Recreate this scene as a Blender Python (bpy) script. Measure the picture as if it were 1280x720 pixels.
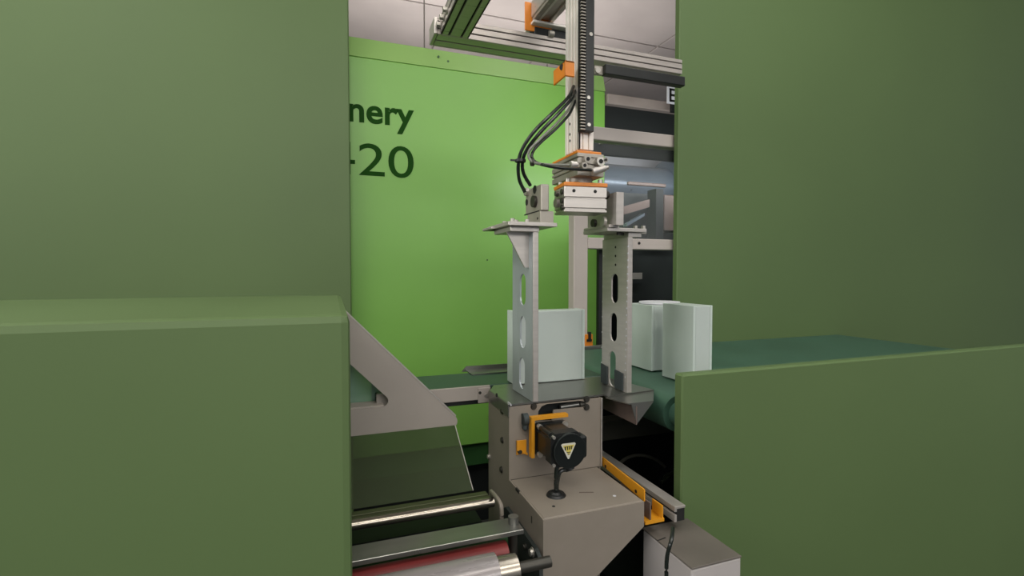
import bpy, bmesh, math, random
from mathutils import Vector, Matrix
from mathutils.geometry import tessellate_polygon
for o in list(bpy.data.objects): bpy.data.objects.remove(o)
S = bpy.context.scene
C = S.collection
random.seed(4)
H = 1.45                       # eye height; geometry below is written with z measured from eye level
# ---------------------------------------------------------------- camera
FPX = 620.0
YAW = math.radians(19.95); PIT = math.atan(20/620)
cd = bpy.data.cameras.new('camera'); cam = bpy.data.objects.new('camera', cd); C.objects.link(cam)
cd.sensor_width = 36; cd.lens = 36*FPX/1280; cd.clip_start = 0.02; cd.clip_end = 60
cam.location = (0, 0, H); cam.rotation_euler = (math.pi/2-PIT, 0, -YAW)
S.camera = cam
# ---------------------------------------------------------------- world, lights, exposure
w = bpy.data.worlds.new('world'); S.world = w; w.use_nodes = True
w.node_tree.nodes['Background'].inputs[0].default_value = (0.86, 0.90, 1.0, 1)
w.node_tree.nodes['Background'].inputs[1].default_value = 0.30
def area(x, y, z, sx, sy, power, col=(1, .97, .92), rot=(0, 0, 0)):
    l = bpy.data.lights.new('unseen_area_light', 'AREA'); l.shape = 'RECTANGLE'; l.size = sx; l.size_y = sy
    l.energy = power; l.color = col
    o = bpy.data.objects.new('unseen_area_light', l); C.objects.link(o); o.location = (x, y, z); o.rotation_euler = rot
area(0.2, -1.0, 3.9, 3.0, 0.5, 30)
area(-1.6, 0.9, 3.9, 0.5, 2.4, 20)
area(1.6, 0.9, 3.9, 0.5, 1.6, 12, (.95, .97, 1.0))
area(0.6, -3.6, 3.2, 5.0, 1.4, 122, (1, .98, .96), (math.radians(86), 0, 0))      # added front fill behind the viewer, no window known there
area(-4.6, 0.0, 3.0, 3.0, 1.4, 115, (1, .97, .95), (math.radians(86), 0, math.radians(-90)))   # added side fill that brightens faces turned left
UP = (math.pi, 0, 0)                       # added unseen up-lights that brighten the ceiling
area(1.4, 4.5, 2.62, 3.0, 0.5, 52, (1, .95, .92), UP)
area(0.4, -1.9, 2.62, 1.6, 0.5, 40, (1, .95, .92), UP)
area(1.75, 2.02, H+.56, 1.3, 0.05, 6, (.95, .97, 1.0), (math.radians(95), 0, 0))      # added light for the machine interior, kept out of sight
S.view_settings.view_transform = 'Standard'; S.view_settings.look = 'None'
S.view_settings.exposure = 0.0; S.view_settings.gamma = 1; S.view_settings.use_curve_mapping = False
# ---------------------------------------------------------------- measuring helpers (points on real planes)
FV = Vector((math.sin(YAW)*math.cos(PIT), math.cos(YAW)*math.cos(PIT), -math.sin(PIT)))
RV = Vector((math.cos(YAW), -math.sin(YAW), 0)); UV = RV.cross(FV)
def ray(u, v): return FV + RV*((u-640)/FPX) + UV*((360-v)/FPX)
def onY(u, v, Y): r = ray(u, v); return r*(Y/r.y)
def onX(u, v, X): r = ray(u, v); return r*(X/r.x)
def onZ(u, v, Z): r = ray(u, v); return r*(Z/r.z)
# ---------------------------------------------------------------- materials
def lin(c): return tuple(((x/255)/12.92 if x/255 <= .04045 else ((x/255+.055)/1.055)**2.4) for x in c)
def mat(name, c, rough=.5, metal=0., noise=.08, scale=8., bump=0., alpha=1., trans=0., c2=None, stretch=(1, 1, 1), spec=.5, amount=.5):
    m = bpy.data.materials.new(name); m.use_nodes = True; nt = m.node_tree; N = nt.nodes; L = nt.links
    b = N['Principled BSDF']
    tc = N.new('ShaderNodeTexCoord'); mp = N.new('ShaderNodeMapping'); mp.inputs['Scale'].default_value = stretch
    nz = N.new('ShaderNodeTexNoise'); nz.inputs['Scale'].default_value = scale; nz.inputs['Detail'].default_value = 5
    L.new(tc.outputs['Object'], mp.inputs[0]); L.new(mp.outputs[0], nz.inputs['Vector'])
    cr = N.new('ShaderNodeValToRGB')
    a = lin(c); d = lin(c2) if c2 else tuple(x*(1-noise*2.2) for x in a)
    cr.color_ramp.elements[0].color = (*d, 1); cr.color_ramp.elements[1].color = (*a, 1)
    cr.color_ramp.elements[0].position = amount-.2; cr.color_ramp.elements[1].position = amount+.15
    L.new(nz.outputs[0], cr.inputs[0]); L.new(cr.outputs[0], b.inputs['Base Color'])
    mr = N.new('ShaderNodeMapRange'); mr.inputs['To Min'].default_value = max(0, rough-.08); mr.inputs['To Max'].default_value = min(1, rough+.08)
    L.new(nz.outputs[0], mr.inputs[0]); L.new(mr.outputs[0], b.inputs['Roughness'])
    b.inputs['Metallic'].default_value = metal; b.inputs['Alpha'].default_value = alpha
    b.inputs['Transmission Weight'].default_value = trans; b.inputs['Specular IOR Level'].default_value = spec
    if bump:
        bp = N.new('ShaderNodeBump'); bp.inputs['Strength'].default_value = bump; bp.inputs['Distance'].default_value = .002
        L.new(nz.outputs[0], bp.inputs['Height']); L.new(bp.outputs[0], b.inputs['Normal'])
    return m
M = {}
M['green'] = mat('green_enamel', (118, 171, 74), .42, 0, .04, 1.6)
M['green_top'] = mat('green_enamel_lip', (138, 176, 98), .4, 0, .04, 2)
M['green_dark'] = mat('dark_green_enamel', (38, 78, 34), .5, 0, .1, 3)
M['guard'] = mat('dull_green_enamel', (92, 115, 68), .6, 0, .05, .9)
M['ink'] = mat('dark_green_print', (24, 66, 12), .7, 0, .05, spec=.1)
M['ceil'] = mat('ceiling_board', (176, 168, 164), .9, 0, .08, 1.2)
M['wall'] = mat('painted_block', (165, 160, 152), .9, 0, .08, 2)
M['floor'] = mat('worn_concrete', (60, 62, 58), .7, 0, .2, 4)
M['paint'] = mat('grey_beige_powder_coat', (142, 133, 121), .42, 0, .06, 9, .08, c2=(132, 124, 112))
M['frame'] = mat('beige_grey_coat', (160, 152, 143), .5, 0, .04, 6)
M['fence'] = mat('pale_grey_coat', (188, 178, 170), .5, 0, .04, 6)
M['alu'] = mat('brushed_aluminium', (196, 190, 182), .38, .55, .05, 14, stretch=(1, 1, 8))
M['alu_w'] = mat('bright_aluminium', (240, 234, 224), .42, .08, .04, 20, stretch=(8, 8, .6))
M['alu_beam'] = mat('anodised_beam', (196, 188, 180), .30, .4, .04, 14, stretch=(.6, 8, 8))
M['cream'] = mat('cream_edge', (226, 208, 160), .4, .3, .05)
M['steel'] = mat('stainless_sheet', (140, 140, 134), .30, .8, .08, 6, stretch=(1, 6, 1))
M['steel_b'] = mat('galvanised_sheet', (178, 186, 188), .36, .3, .06, 5, stretch=(6, 6, 1))
M['chrome'] = mat('polished_chrome', (172, 164, 150), .24, .95, .03)
M['cast'] = mat('cast_grey', (170, 164, 152), .42, .45, .08, 20)
M['orange'] = mat('orange_coat', (232, 138, 40), .42, 0, .05, 12)
M['yellow'] = mat('yellow_orange_coat', (226, 156, 34), .42, 0, .08, 12)
M['black'] = mat('black_plastic', (24, 26, 25), .45, 0, .1, 10)
M['black_m'] = mat('black_motor_enamel', (24, 29, 28), .33, .2, .1, 10)
M['strip'] = mat('black_anodised', (42, 44, 42), .4, .2, .1, 10)
M['rubber'] = mat('charcoal_rubber', (60, 68, 68), .7, 0, .08, 10)
M['hose'] = mat('black_hose', (26, 32, 28), .28, 0, .05)
M['greyhose'] = mat('smoky_hose', (120, 122, 110), .28, 0, .05)
M['belt'] = mat('green_belt', (50, 76, 62), .45, 0, .12, 6)
M['belt_t'] = mat('teal_belt', (66, 100, 82), .5, 0, .08, 6)
M['foam'] = mat('milky_plastic', (194, 204, 197), .4, 0, .03, 3)
b = M['foam'].node_tree.nodes['Principled BSDF']; b.inputs['Subsurface Weight'].default_value = .25; b.inputs['Subsurface Radius'].default_value = (.03, .03, .03)
M['foam_edge'] = mat('milky_plastic_edge', (202, 214, 206), .35, 0, .03)
M['void'] = mat('machine_black', (20, 25, 24), .6, 0, .2, 2)
M['void2'] = mat('machine_charcoal', (52, 58, 56), .6, 0, .2, 4)
M['dull'] = mat('dull_steel_beam', (112, 110, 98), .5, .2, .15, 7)
M['brown'] = mat('brown_steel', (120, 104, 96), .5, .2, .15, 9)
M['brownl'] = mat('grey_brown_steel', (150, 138, 130), .6, 0, .1, 6)
M['bluegrey'] = mat('blue_grey_barrel', (126, 138, 150), .3, .3, .1, 5)
M['white'] = mat('white_sheet', (214, 214, 218), .6, 0, .03)
M['cab'] = mat('white_cabinet', (188, 182, 178), .5, 0, .05, 4)
M['cabtop'] = mat('cabinet_top', (104, 98, 90), .5, 0, .1, 9)
M['red'] = mat('red_rubber', (132, 52, 50), .5, 0, .08, 8)
M['film'] = mat('wrapped_film', (152, 146, 144), .28, .25, .06, 8, stretch=(1, 8, 8))
M['screw'] = mat('zinc_screw', (190, 186, 176), .3, .6, .05)
M['darkscrew'] = mat('dark_screw', (70, 68, 62), .4, .6, .05)
M['hole'] = mat('drilled_hole', (26, 26, 24), .7)
M['acrylic'] = mat('smoky_acrylic', (70, 82, 56), .14, 0, .12, 3, alpha=.6)
M['pane'] = mat('clear_acrylic', (200, 206, 206), .05, 0, .05, 3, alpha=.06)
M['pane2'] = mat('acrylic_teal_reflection', (140, 172, 158), .08, 0, .06, 3, alpha=.55)  # green-teal reflection on the clear sheet put into its colour
M['warn'] = mat('warning_yellow', (214, 196, 92), .5, 0, .05)
M['warnw'] = mat('warning_white', (208, 206, 190), .5, 0, .05)
M['tray'] = mat('tray_green_reflection', (84, 92, 60), .4, .3, .1, 12, stretch=(1, 10, 1))  # green reflection of the surroundings put into the tray colour
M['lamp'] = mat('lamp_tube', (255, 250, 240), .5)
b = M['lamp'].node_tree.nodes['Principled BSDF']; b.inputs['Emission Color'].default_value = (1, .97, .92, 1); b.inputs['Emission Strength'].default_value = 3
# ---------------------------------------------------------------- mesh helpers
def bx(bm, x0, x1, y0, y1, z0, z1, bev=0.0, seg=1):
    x0, x1 = sorted((x0, x1)); y0, y1 = sorted((y0, y1)); z0, z1 = sorted((z0, z1))
    r = bmesh.ops.create_cube(bm, size=1, matrix=Matrix.Translation(((x0+x1)/2, (y0+y1)/2, (z0+z1)/2)) @ Matrix.Diagonal((x1-x0, y1-y0, z1-z0, 1)))
    if bev:
        es = list({e for v in r['verts'] for e in v.link_edges})
        bmesh.ops.bevel(bm, geom=es, offset=min(bev, .45*min(x1-x0, y1-y0, z1-z0)), segments=seg, affect='EDGES', profile=.6)
    return bm
def box(*a, **k): return bx(bmesh.new(), *a, **k)
def cy(bm, p, q, r, n=16, r2=None):
    p = Vector(p); q = Vector(q); d = q-p
    m = Matrix.Translation((p+q)/2) @ d.to_track_quat('Z', 'Y').to_matrix().to_4x4()
    bmesh.ops.create_cone(bm, cap_ends=True, segments=n, radius1=r, radius2=r if r2 is None else r2, depth=d.length, matrix=m)
    return bm
def cyl(*a, **k): return cy(bmesh.new(), *a, **k)
def prism(poly, holes, plane, c, t, bm=None):
    """poly and holes are 2-D loops in plane 'XZ' (at y=c..c+t), 'YZ' (x=c..c+t) or 'XY' (z=c..c+t)"""
    bm = bm or bmesh.new()
    f = {'XZ': lambda a, b, k: (a, k, b), 'YZ': lambda a, b, k: (k, a, b), 'XY': lambda a, b, k: (a, b, k)}[plane]
    loops = [list(poly)]+[list(h) for h in holes]
    flat = [p for l in loops for p in l]
    tri = tessellate_polygon([[Vector((p[0], p[1], 0)) for p in l] for l in loops])
    A = [bm.verts.new(f(p[0], p[1], c)) for p in flat]; B = [bm.verts.new(f(p[0], p[1], c+t)) for p in flat]
    for a, b_, d in tri:
        try: bm.faces.new((A[a], A[b_], A[d])); bm.faces.new((B[d], B[b_], B[a]))
        except ValueError: pass
    s = 0
    for l in loops:
        n = len(l)
        for i in range(n):
            j = (i+1) % n; bm.faces.new((A[s+i], A[s+j], B[s+j], B[s+i]))
        s += n
    bmesh.ops.recalc_face_normals(bm, faces=bm.faces)
    return bm
def slot(ca, cb, r, half, n=8):        # upright rounded slot
    pts = [(ca+r*math.cos(t), cb+half+r*math.sin(t)) for t in [math.pi*i/n for i in range(n+1)]]
    return pts+[(ca+r*math.cos(t), cb-half+r*math.sin(t)) for t in [math.pi+math.pi*i/n for i in range(n+1)]]
def tube(bm, pts, r, n=8, sub=6):
    P = [Vector(p) for p in pts]; Q = []
    for i in range(len(P)-1):
        a = P[max(i-1, 0)]; b_ = P[i]; c = P[i+1]; d = P[min(i+2, len(P)-1)]
        for k in range(sub):
            t = k/sub; Q.append(.5*((2*b_)+(c-a)*t+(2*a-5*b_+4*c-d)*t*t+(3*b_-a-3*c+d)*t**3))
    Q.append(P[-1]); R = []
    for i, q in enumerate(Q):
        d = (Q[min(i+1, len(Q)-1)]-Q[max(i-1, 0)]).normalized(); m = d.to_track_quat('Z', 'Y')
        R.append([bm.verts.new(q+m @ Vector((r*math.cos(2*math.pi*k/n), r*math.sin(2*math.pi*k/n), 0))) for k in range(n)])
    for a, b_ in zip(R, R[1:]):
        for k in range(n): bm.faces.new((a[k], a[(k+1) % n], b_[(k+1) % n], b_[k]))
    bm.faces.new(R[0][::-1]); bm.faces.new(R[-1])
    return bm
def rot(bm, ang, c):
    bmesh.ops.rotate(bm, verts=bm.verts, cent=c, matrix=Matrix.Rotation(ang, 3, 'Z')); return bm
OFF = {}
def obj(name, bm, m, parent=None, label=None, smooth=False, kind=None):
    me = bpy.data.meshes.new(name); o = bpy.data.objects.new(name, me); C.objects.link(o)
    if parent is None:
        xs = [v.co.x for v in bm.verts]; ys = [v.co.y for v in bm.verts]; zs = [v.co.z for v in bm.verts]
        off = Vector(((min(xs)+max(xs))/2, (min(ys)+max(ys))/2, min(zs))); o.location = off+Vector((0, 0, H))
    else: off = OFF[parent.name]; o.parent = parent
    OFF[o.name] = off
    bmesh.ops.translate(bm, verts=bm.verts, vec=-off)
    if smooth:
        for f in bm.faces: f.smooth = True
        for e in bm.edges:
            if len(e.link_faces) == 2 and e.calc_face_angle(0) > .7: e.smooth = False
    bm.to_mesh(me); bm.free(); me.materials.append(M[m])
    if label: o['label'] = label
    if kind: o['kind'] = kind
    return o
def tag(o, label, cat, group=None):
    o['label'] = label; o['category'] = cat
    if group: o['group'] = group
    return o
def thing(name, label, cat, loc, group=None):
    o = bpy.data.objects.new(name, None); C.objects.link(o); o.empty_display_size = .05
    OFF[o.name] = Vector(loc); o.location = Vector(loc)+Vector((0, 0, H))
    return tag(o, label, cat, group)
def struct(name, bm, m): return obj(name, bm, m, kind='structure')
def copies(src, offs, axisfix=None):      # repeats of one part, sharing mesh
    for d in offs:
        c = src.copy(); C.objects.link(c); c.location = src.location+Vector(d)
def FB(u0, v0, u1, v1, Y, d, bev=0., bm=None):     # world-aligned box whose front face lies at Y
    um = (u0+u1)/2; vm = (v0+v1)/2
    return bx(bm or bmesh.new(), onY(u0, vm, Y).x, onY(u1, vm, Y).x, Y, Y+d, onY(um, v1, Y).z, onY(um, v0, Y).z, bev)
def SB(u0, u1, v0, v1, X, t, bev=0., bm=None):      # box whose left (-X) face lies at X, u0 = far edge, u1 = near edge
    vm = (v0+v1)/2; um = (u0+u1)/2
    return bx(bm or bmesh.new(), X, X+t, onX(u0, vm, X).y, onX(u1, vm, X).y, onX(um, v1, X).z, onX(um, v0, X).z, bev)
def bolt(name, p, d, r, l, m, parent, label=None, hexa=False):
    p = Vector(p); d = Vector(d).normalized()
    bm = cyl(p, p+d*l, r, n=6 if hexa else 12)
    cy(bm, p-d*.0005, p+d*l*.25, r*1.35, n=12)
    o = obj(name, bm, m, parent, label)
    return o
# ================================================================= SETTING
zc = 2.55
struct('floor', box(-5, 6, -4, 7, -H-.1, -H), 'floor')
struct('wall_back', box(-5, 6, 6.5, 6.7, -H, zc), 'wall')
cl = struct('ceiling', box(-5, 6, -4, 6.7, zc+.02, zc+.1), 'ceil')
# ceiling boards with recessed joints
first = None
for i in range(9):
    for j in range(5):
        x = -4.9+i*1.2; y = -3.2+j*2.0
        if first is None:
            first = obj('ceiling_board', box(x+.012, x+1.188, y+.012, y+1.988, zc, zc+.02, .004), 'ceil', cl); continue
        c = first.copy(); C.objects.link(c); c.location = first.location+Vector((i*1.2, j*2.0, 0))
# lamps the light comes from (out of frame)
for k, (x, y, sx, sy, t) in enumerate([(0.2, -1.0, 3.0, .5, 'long lamp fitting on the ceiling behind the viewer'), (-1.6, .9, .5, 2.4, 'lamp fitting on the ceiling at the left side'), (1.6, .9, .5, 1.6, 'lamp fitting on the ceiling at the right side')]):
    L_ = thing('ceiling_lamp', t, 'lamp', (x, y, zc-.08))
    obj('housing', box(x-sx/2-.03, x+sx/2+.03, y-sy/2-.03, y+sy/2+.03, zc-.06, zc, .01), 'white', L_)
    obj('diffuser', box(x-sx/2, x+sx/2, y-sy/2, y+sy/2, zc-.075, zc-.06, .004), 'lamp', L_)
for (x, y, w_, t) in ((1.4, 4.5, 1.5, 'added up-light hanging behind the green machine cover'), (.4, -1.9, .8, 'added up-light hanging behind the viewer')):  # unseen housings for the added up-lights
    L_ = thing('added_uplight', t, 'lamp', (x, y, 1.10))
    obj('housing', box(x-w_, x+w_, y-.15, y+.15, 1.10, 1.16, .01), 'white', L_)
    for d in (-.6, .6): obj('hanger', cyl((x+d, y, 1.16), (x+d, y, zc), .006, 8), 'steel', L_)
for (x0_, x1_, y0_, y1_, t) in ((-1.9, 3.1, -3.72, -3.66, 'long added light panel behind the viewer'), (-4.72, -4.66, -1.5, 1.5, 'added light panel on the left side')):  # unseen panels standing behind the added fill lights
    L_ = thing('added_light_panel', t, 'window', ((x0_+x1_)/2, (y0_+y1_)/2, .85))
    obj('frame', box(x0_-.02, x1_+.02, y0_-.02, y1_+.02, .82, 2.28, .01), 'white', L_)

# ================================================================= GREEN MACHINE COVER
YG = 2.64
xr = onY(756, 250, YG).x
zt0 = onY(600, 67.5, YG).z; zt1 = onY(600, 92, YG).z
zb = onY(590, 556, YG).z
g = thing('machine_cover', 'bright green enamelled machine cover with dark lettering, behind the gripper', 'machine', (.6, YG, -H))
obj('side_panel', box(-.6, xr, YG, YG+.05, zb, zt1, .006), 'green', g)
bm = bmesh.new()      # bent top lip leaning back
a = [bm.verts.new(p) for p in [(-.6, YG, zt1), (xr, YG, zt1), (xr, YG+.03, zt0), (-.6, YG+.03, zt0), (-.6, YG+.9, zt0), (xr, YG+.9, zt0), (-.6, YG+.9, zt1), (xr, YG+.9, zt1)]]
for f in ((0, 1, 2, 3), (3, 2, 5, 4), (4, 5, 7, 6), (0, 3, 4, 6), (1, 7, 5, 2), (0, 6, 7, 1)): bm.faces.new([a[i] for i in f])
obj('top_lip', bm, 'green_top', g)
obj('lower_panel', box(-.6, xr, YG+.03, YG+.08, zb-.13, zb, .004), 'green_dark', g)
obj('base', box(-.6, xr, YG+.1, YG+.3, -H, zb-.13, .004), 'void', g)
obj('end_panel', box(xr-.05, xr, YG+.05, YG+.9, -H, zt1, .004), 'green', g)
def text(body, u0, u1, vt, vb, off, um, skew=0.):
    cu = bpy.data.curves.new('t', 'FONT'); cu.body = body; cu.offset = off; cu.extrude = .02; cu.resolution_u = 6
    to = bpy.data.objects.new('t', cu); C.objects.link(to)
    dg = bpy.context.evaluated_depsgraph_get(); me = bpy.data.meshes.new_from_object(to.evaluated_get(dg))
    bm = bmesh.new(); bm.from_mesh(me); bpy.data.objects.remove(to); bpy.data.meshes.remove(me)
    xs = [v.co.x for v in bm.verts]; ys = [v.co.y for v in bm.verts]
    x0, x1, y0, y1 = min(xs), max(xs), min(ys), max(ys)
    X0 = onY(u0, (vt+vb)/2, um).x; X1 = onY(u1, (vt+vb)/2, um).x; Z1 = onY((u0+u1)/2, vt, um).z; Z0 = onY((u0+u1)/2, vb, um).z
    for v in bm.verts:
        v.co = Vector((X0+(v.co.x-x0)/(x1-x0)*(X1-X0), um+v.co.z*.1, Z0+(v.co.y-y0)/(y1-y0)*(Z1-Z0)))
    return bm
obj('lettering', text('nery', 435.5, 517.5, 133.5, 165.5, .022, YG-.0), 'ink', g, 'dark green printed letters')
obj('lettering', text('420', 408, 517, 179.5, 220, .0, YG-.0), 'ink', g, 'dark green printed number')
for (u, v) in [(548, 71), (560, 77), (592, 86), (609, 325)]:
    p = onY(u, v, YG if v > 100 else YG+.015); obj('screw_dimple', cyl(p-Vector((0, .004, 0)), p+Vector((0, .012, 0)), .006 if v < 100 else .004, 10), 'green_dark', g)
# neighbouring covers: continue the machine either side of what the photo shows
xl = onY(438, 230, YG-.06).x
t = thing('sliding_guard', 'tall dull green sliding guard panel left of the lettering', 'guard', (-1.2, YG-.05, -H))
obj('sheet', box(-3.2, xl, YG-.06, YG-.01, -H+.03, 1.95, .006), 'guard', t)
obj('bottom_track', box(-3.2, xl+.3, YG-.065, YG-.005, -H, -H+.03), 'steel', t)
t = thing('machine_housing', 'low dull green housing that carries the left ends of the rollers', 'machine', (-.6, 1., -H))
obj('body', box(-1.6, .024, .76, 1.42, -H+.05, -.062, .012, 2), 'guard', t)
obj('plinth', box(-1.57, .0, .79, 1.4, -H, -H+.05), 'void', t)
YD = 1.72
xd = onY(841.5, 240, YD+.03).x
t = thing('guard_door', 'tall dull green sliding guard door at the right of the machine opening', 'door', (2.5, YD, -H))
obj('sheet', box(xd, 4.6, YD, YD+.03, -H+.03, 2.2, .003), 'guard', t)
obj('bottom_track', box(xd, 4.6, YD-.002, YD+.032, -H, -H+.03), 'steel', t)
YS = .925
xs = onY(841.5, 560, YS+.03).x
t = thing('belt_skirt', 'low dull green skirt in front of the teal conveyor', 'guard', (1.6, YS, -H))
obj('sheet', box(xs, 2.6, YS, YS+.03, -H+.03, -.235, .004), 'guard', t)
obj('foot_strip', box(xs, 2.6, YS-.002, YS+.032, -H, -H+.03), 'steel', t)

# ================================================================= MACHINE INTERIOR (right)
t = thing('moulding_machine', 'dark open moulding machine with blue-grey barrel behind the clear guard', 'machine', (2.4, 2.6, -H))
X0 = xr+.004
obj('back_plate', box(X0, 3.6, 3.35, 3.4, -H, 1.0), 'void', t)
Z = onY(800, 122, 2.62).z; Zb = onY(800, 134.5, 2.62).z; Zc = onY(800, 168, 2.62).z
obj('top_beam', box(X0, 3.4, 2.62, 2.75, Zb, Z, .004), 'brownl', t, 'grey-brown top beam')
obj('upper_plate', box(X0, 3.4, 2.66, 2.72, onY(800, 190, 2.66).z, Zb), 'void', t)
obj('white_panel', box(X0, 3.4, 3.12, 3.14, onY(800, 250, 3.1).z, onY(800, 180, 3.1).z+.05), 'white', t, 'pale backing sheet')
c0 = onY(800, 250, 2.45); 
p = onY(795, 232, 2.86); q = onY(838, 240, 2.5)
obj('barrel', cyl((X0+.01, 2.86, p.z-.0), (3.4, 2.86, p.z), .125, 24), 'bluegrey', t, 'blue-grey barrel', smooth=True)
p2 = onY(832, 222, 2.86)
obj('barrel_collar', cyl((p2.x-.02, 2.86, p.z), (p2.x+.5, 2.86, p.z), .18, 24), 'bluegrey', t, smooth=True)
z1 = onY(790, 229, 2.4).z
obj('tie_bar', box(X0+.005, onY(833, 235, 2.4).x, 2.4, 2.42, z1-.010, z1+.010, .004), 'brown', t)
obj('platen', box(X0, 3.4, 2.45, 2.5, onY(800, 480, 2.45).z, onY(800, 242, 2.45).z), 'void2', t)
def slanted(ua, va, ub, vb, hpx, Y, d):
    a = onY(ua, va, Y); b_ = onY(ub, vb, Y); h = hpx*Y/FPX*1.05
    return prism([(a.x, a.z-h/2), (b_.x, b_.z-h/2), (b_.x, b_.z+h/2), (a.x, a.z+h/2)], [], 'XZ', Y, d)
obj('lever_arm', slanted(770, 266, 812, 254, 11, 2.3, .06), 'brown', t, 'brown lever arm')
obj('lever_arm', slanted(784, 281, 806, 268, 4, 2.32, .04), 'bluegrey', t)
obj('upright', FB(820, 236, 829, 300, 2.3, .08), 'void', t)
obj('side_block', FB(830, 244, 856, 289, 2.32, .1, .004), 'brown', t, 'brown block')
obj('name_plate', FB(789, 341, 803, 349, 2.40, .01, .001), 'alu', t, 'small grey plate')
obj('inner_post', box(X0, X0+.03, 2.40, 2.45, -H, onY(752, 300, 2.4).z), 'void', t)
# white sign at the top right
t = thing('sign_plate', 'small white sign plate with a black mark above the machine', 'sign', (2.2, 2.55, .9))
s0 = FB(834.5, 106, 852, 130, 2.55, .01, .001); obj('plate', s0, 'white', t)
m_ = FB(837, 111, 839.5, 127, 2.548, .003); FB(837, 111, 848, 113.5, 2.548, .003, bm=m_); FB(837, 118, 848, 120.5, 2.548, .003, bm=m_); FB(837, 125, 848, 127.5, 2.548, .003, bm=m_)
obj('lettering', m_, 'hole', t)
obj('stem', FB(840, 128, 845, 140, 2.56, .02), 'void', t)

# ================================================================= GUARD FRAME
YF = 1.76
t = thing('safety_fence', 'grey-beige square tube guard frame with clear sheet behind the gripper', 'frame', (1.2, YF, -H))
xA = onY(717.5, 320, YF).x; xB = onY(735, 320, YF).x; xE = 2.3
zT = onY(790, 163, YF).z; zT0 = onY(790, 179, YF).z; zM = onY(800, 298.5, YF).z; zM0 = onY(800, 312, YF).z
obj('post', box(xA, xB, YF, YF+.05, -H, zT, .003), 'fence', t)
obj('top_rail', box(xB, xE, YF, YF+.05, zT0, zT, .003), 'fence', t)
obj('middle_rail', box(xB, xE, YF, YF+.05, zM0, zM, .003), 'fence', t)
obj('clear_sheet', box(xB, xE, YF+.02, YF+.026, zM, zT0), 'pane', t)
p = onY(799, 304, YF-.001); obj('hole_plug', cyl(p-Vector((0, .001, 0)), p+Vector((0, .002, 0)), .006, 12), 'hole', t)
# tall black post beside it
wl = obj('added_light_bar', box(1.1, 2.4, 1.99, 2.01, .53, .59, .005), 'void', t)  # unseen bar added to carry the interior light
for x in (1.15, 2.25): obj('light_bar_arm', box(x-.01, x+.01, YF+.03, 2.0, zT-.004, zT+.004, .001), 'fence', wl)
xk_ = onY(748, 380, YF+.06).x
obj('black_post', box(xk_, onY(757, 380, YF+.06).x, YF+.06, YF+.08, -H, zM0+.02, .002), 'void', t, 'thin black upright')

# ================================================================= GANTRY
YB = 1.5
zB = onY(640, 57.5, YB).z; zB1 = onY(640, 37, YB).z; DB = .085
xL = onY(548, 47, YB).x
t = thing('gantry', 'slotted aluminium gantry beams crossing above the green cover', 'gantry', (.9, YB, zB))
bm = bmesh.new()
hh = zB1-zB
for a, b_ in ((0, .30), (.36, .70), (.76, 1.)): bx(bm, xL, 1.20, YB, YB+.006, zB+hh*a, zB+hh*b_, .0012)
for a, b_ in ((0, .42), (.5, .9)): bx(bm, xL, 1.20, YB+.006+(DB-.006)*a, YB+.006+(DB-.006)*b_, zB, zB+.005, .001)
bx(bm, xL, 1.20, YB+DB-.006, YB+DB, zB, zB1, .001)
bx(bm, xL, 1.20, YB+.006, YB+DB-.006, zB1-.005, zB1)
obj('cross_beam', bm, 'alu_beam', t)
obj('slot_core', box(xL+.002, 1.199, YB+.005, YB+DB-.007, zB+.004, zB1-.004), 'hole', t, 'dark groove of the beam')
# beam running toward the viewer
xa = onZ(560, 22, zB).x; xb = onZ(601, 22, zB).x
bm = bmesh.new(); wdt = xb-xa; y0 = -.6
for a, b_ in ((0, .26), (.33, .70), (.77, 1.)): bx(bm, xa+wdt*a, xa+wdt*b_, y0, YB-.001, zB, zB+.006, .001)
for s, xx in ((0, xa), (1, xb-.006)):
    for a, b_ in ((0, .4), (.55, 1.)): bx(bm, xx, xx+.006, y0, YB-.001, zB+hh*a, zB+hh*b_, .001)
bx(bm, xa, xb, y0, YB-.001, zB1-.005, zB1)
obj('side_beam', bm, 'alu_beam', t)
obj('slot_core', box(xa+.004, xb-.004, y0+.001, YB-.002, zB+.004, zB1-.006), 'hole', t, 'dark groove of the beam')
for k, v in enumerate((28, 36, 44)):
    p = onY(549.5-k*3, v, YB-.06+.02*k); p.x = xa-.002
    bolt('bolt', (xa, YB-.10+.045*k, zB+hh*.45), (-1, 0, 0), .008, .014, 'screw', t, hexa=True)
obj('end_plate', box(xL-.012, xL-.001, YB-.0, YB+DB, zB, zB1, .002), 'alu', t)
obj('chain_strip', box(onY(757, 86, YB-.03).x, 1.19, YB-.03, YB-.002, onY(800, 98.5, YB-.03).z, onY(800, 86.5, YB-.03).z, .002), 'strip', t, 'black strip fixed under the beam')
p = onY(748, 87, YB-.02); bolt('bolt', p+Vector((0, .018, 0)), (0, -1, 0), .010, .016, 'screw', t)
obj('strip_bracket', box(onY(741, 86, YB).x, onY(756, 86, YB).x, YB-.012, YB-.001, p.z-.012, p.z+.016, .001), 'cast', t)

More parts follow.
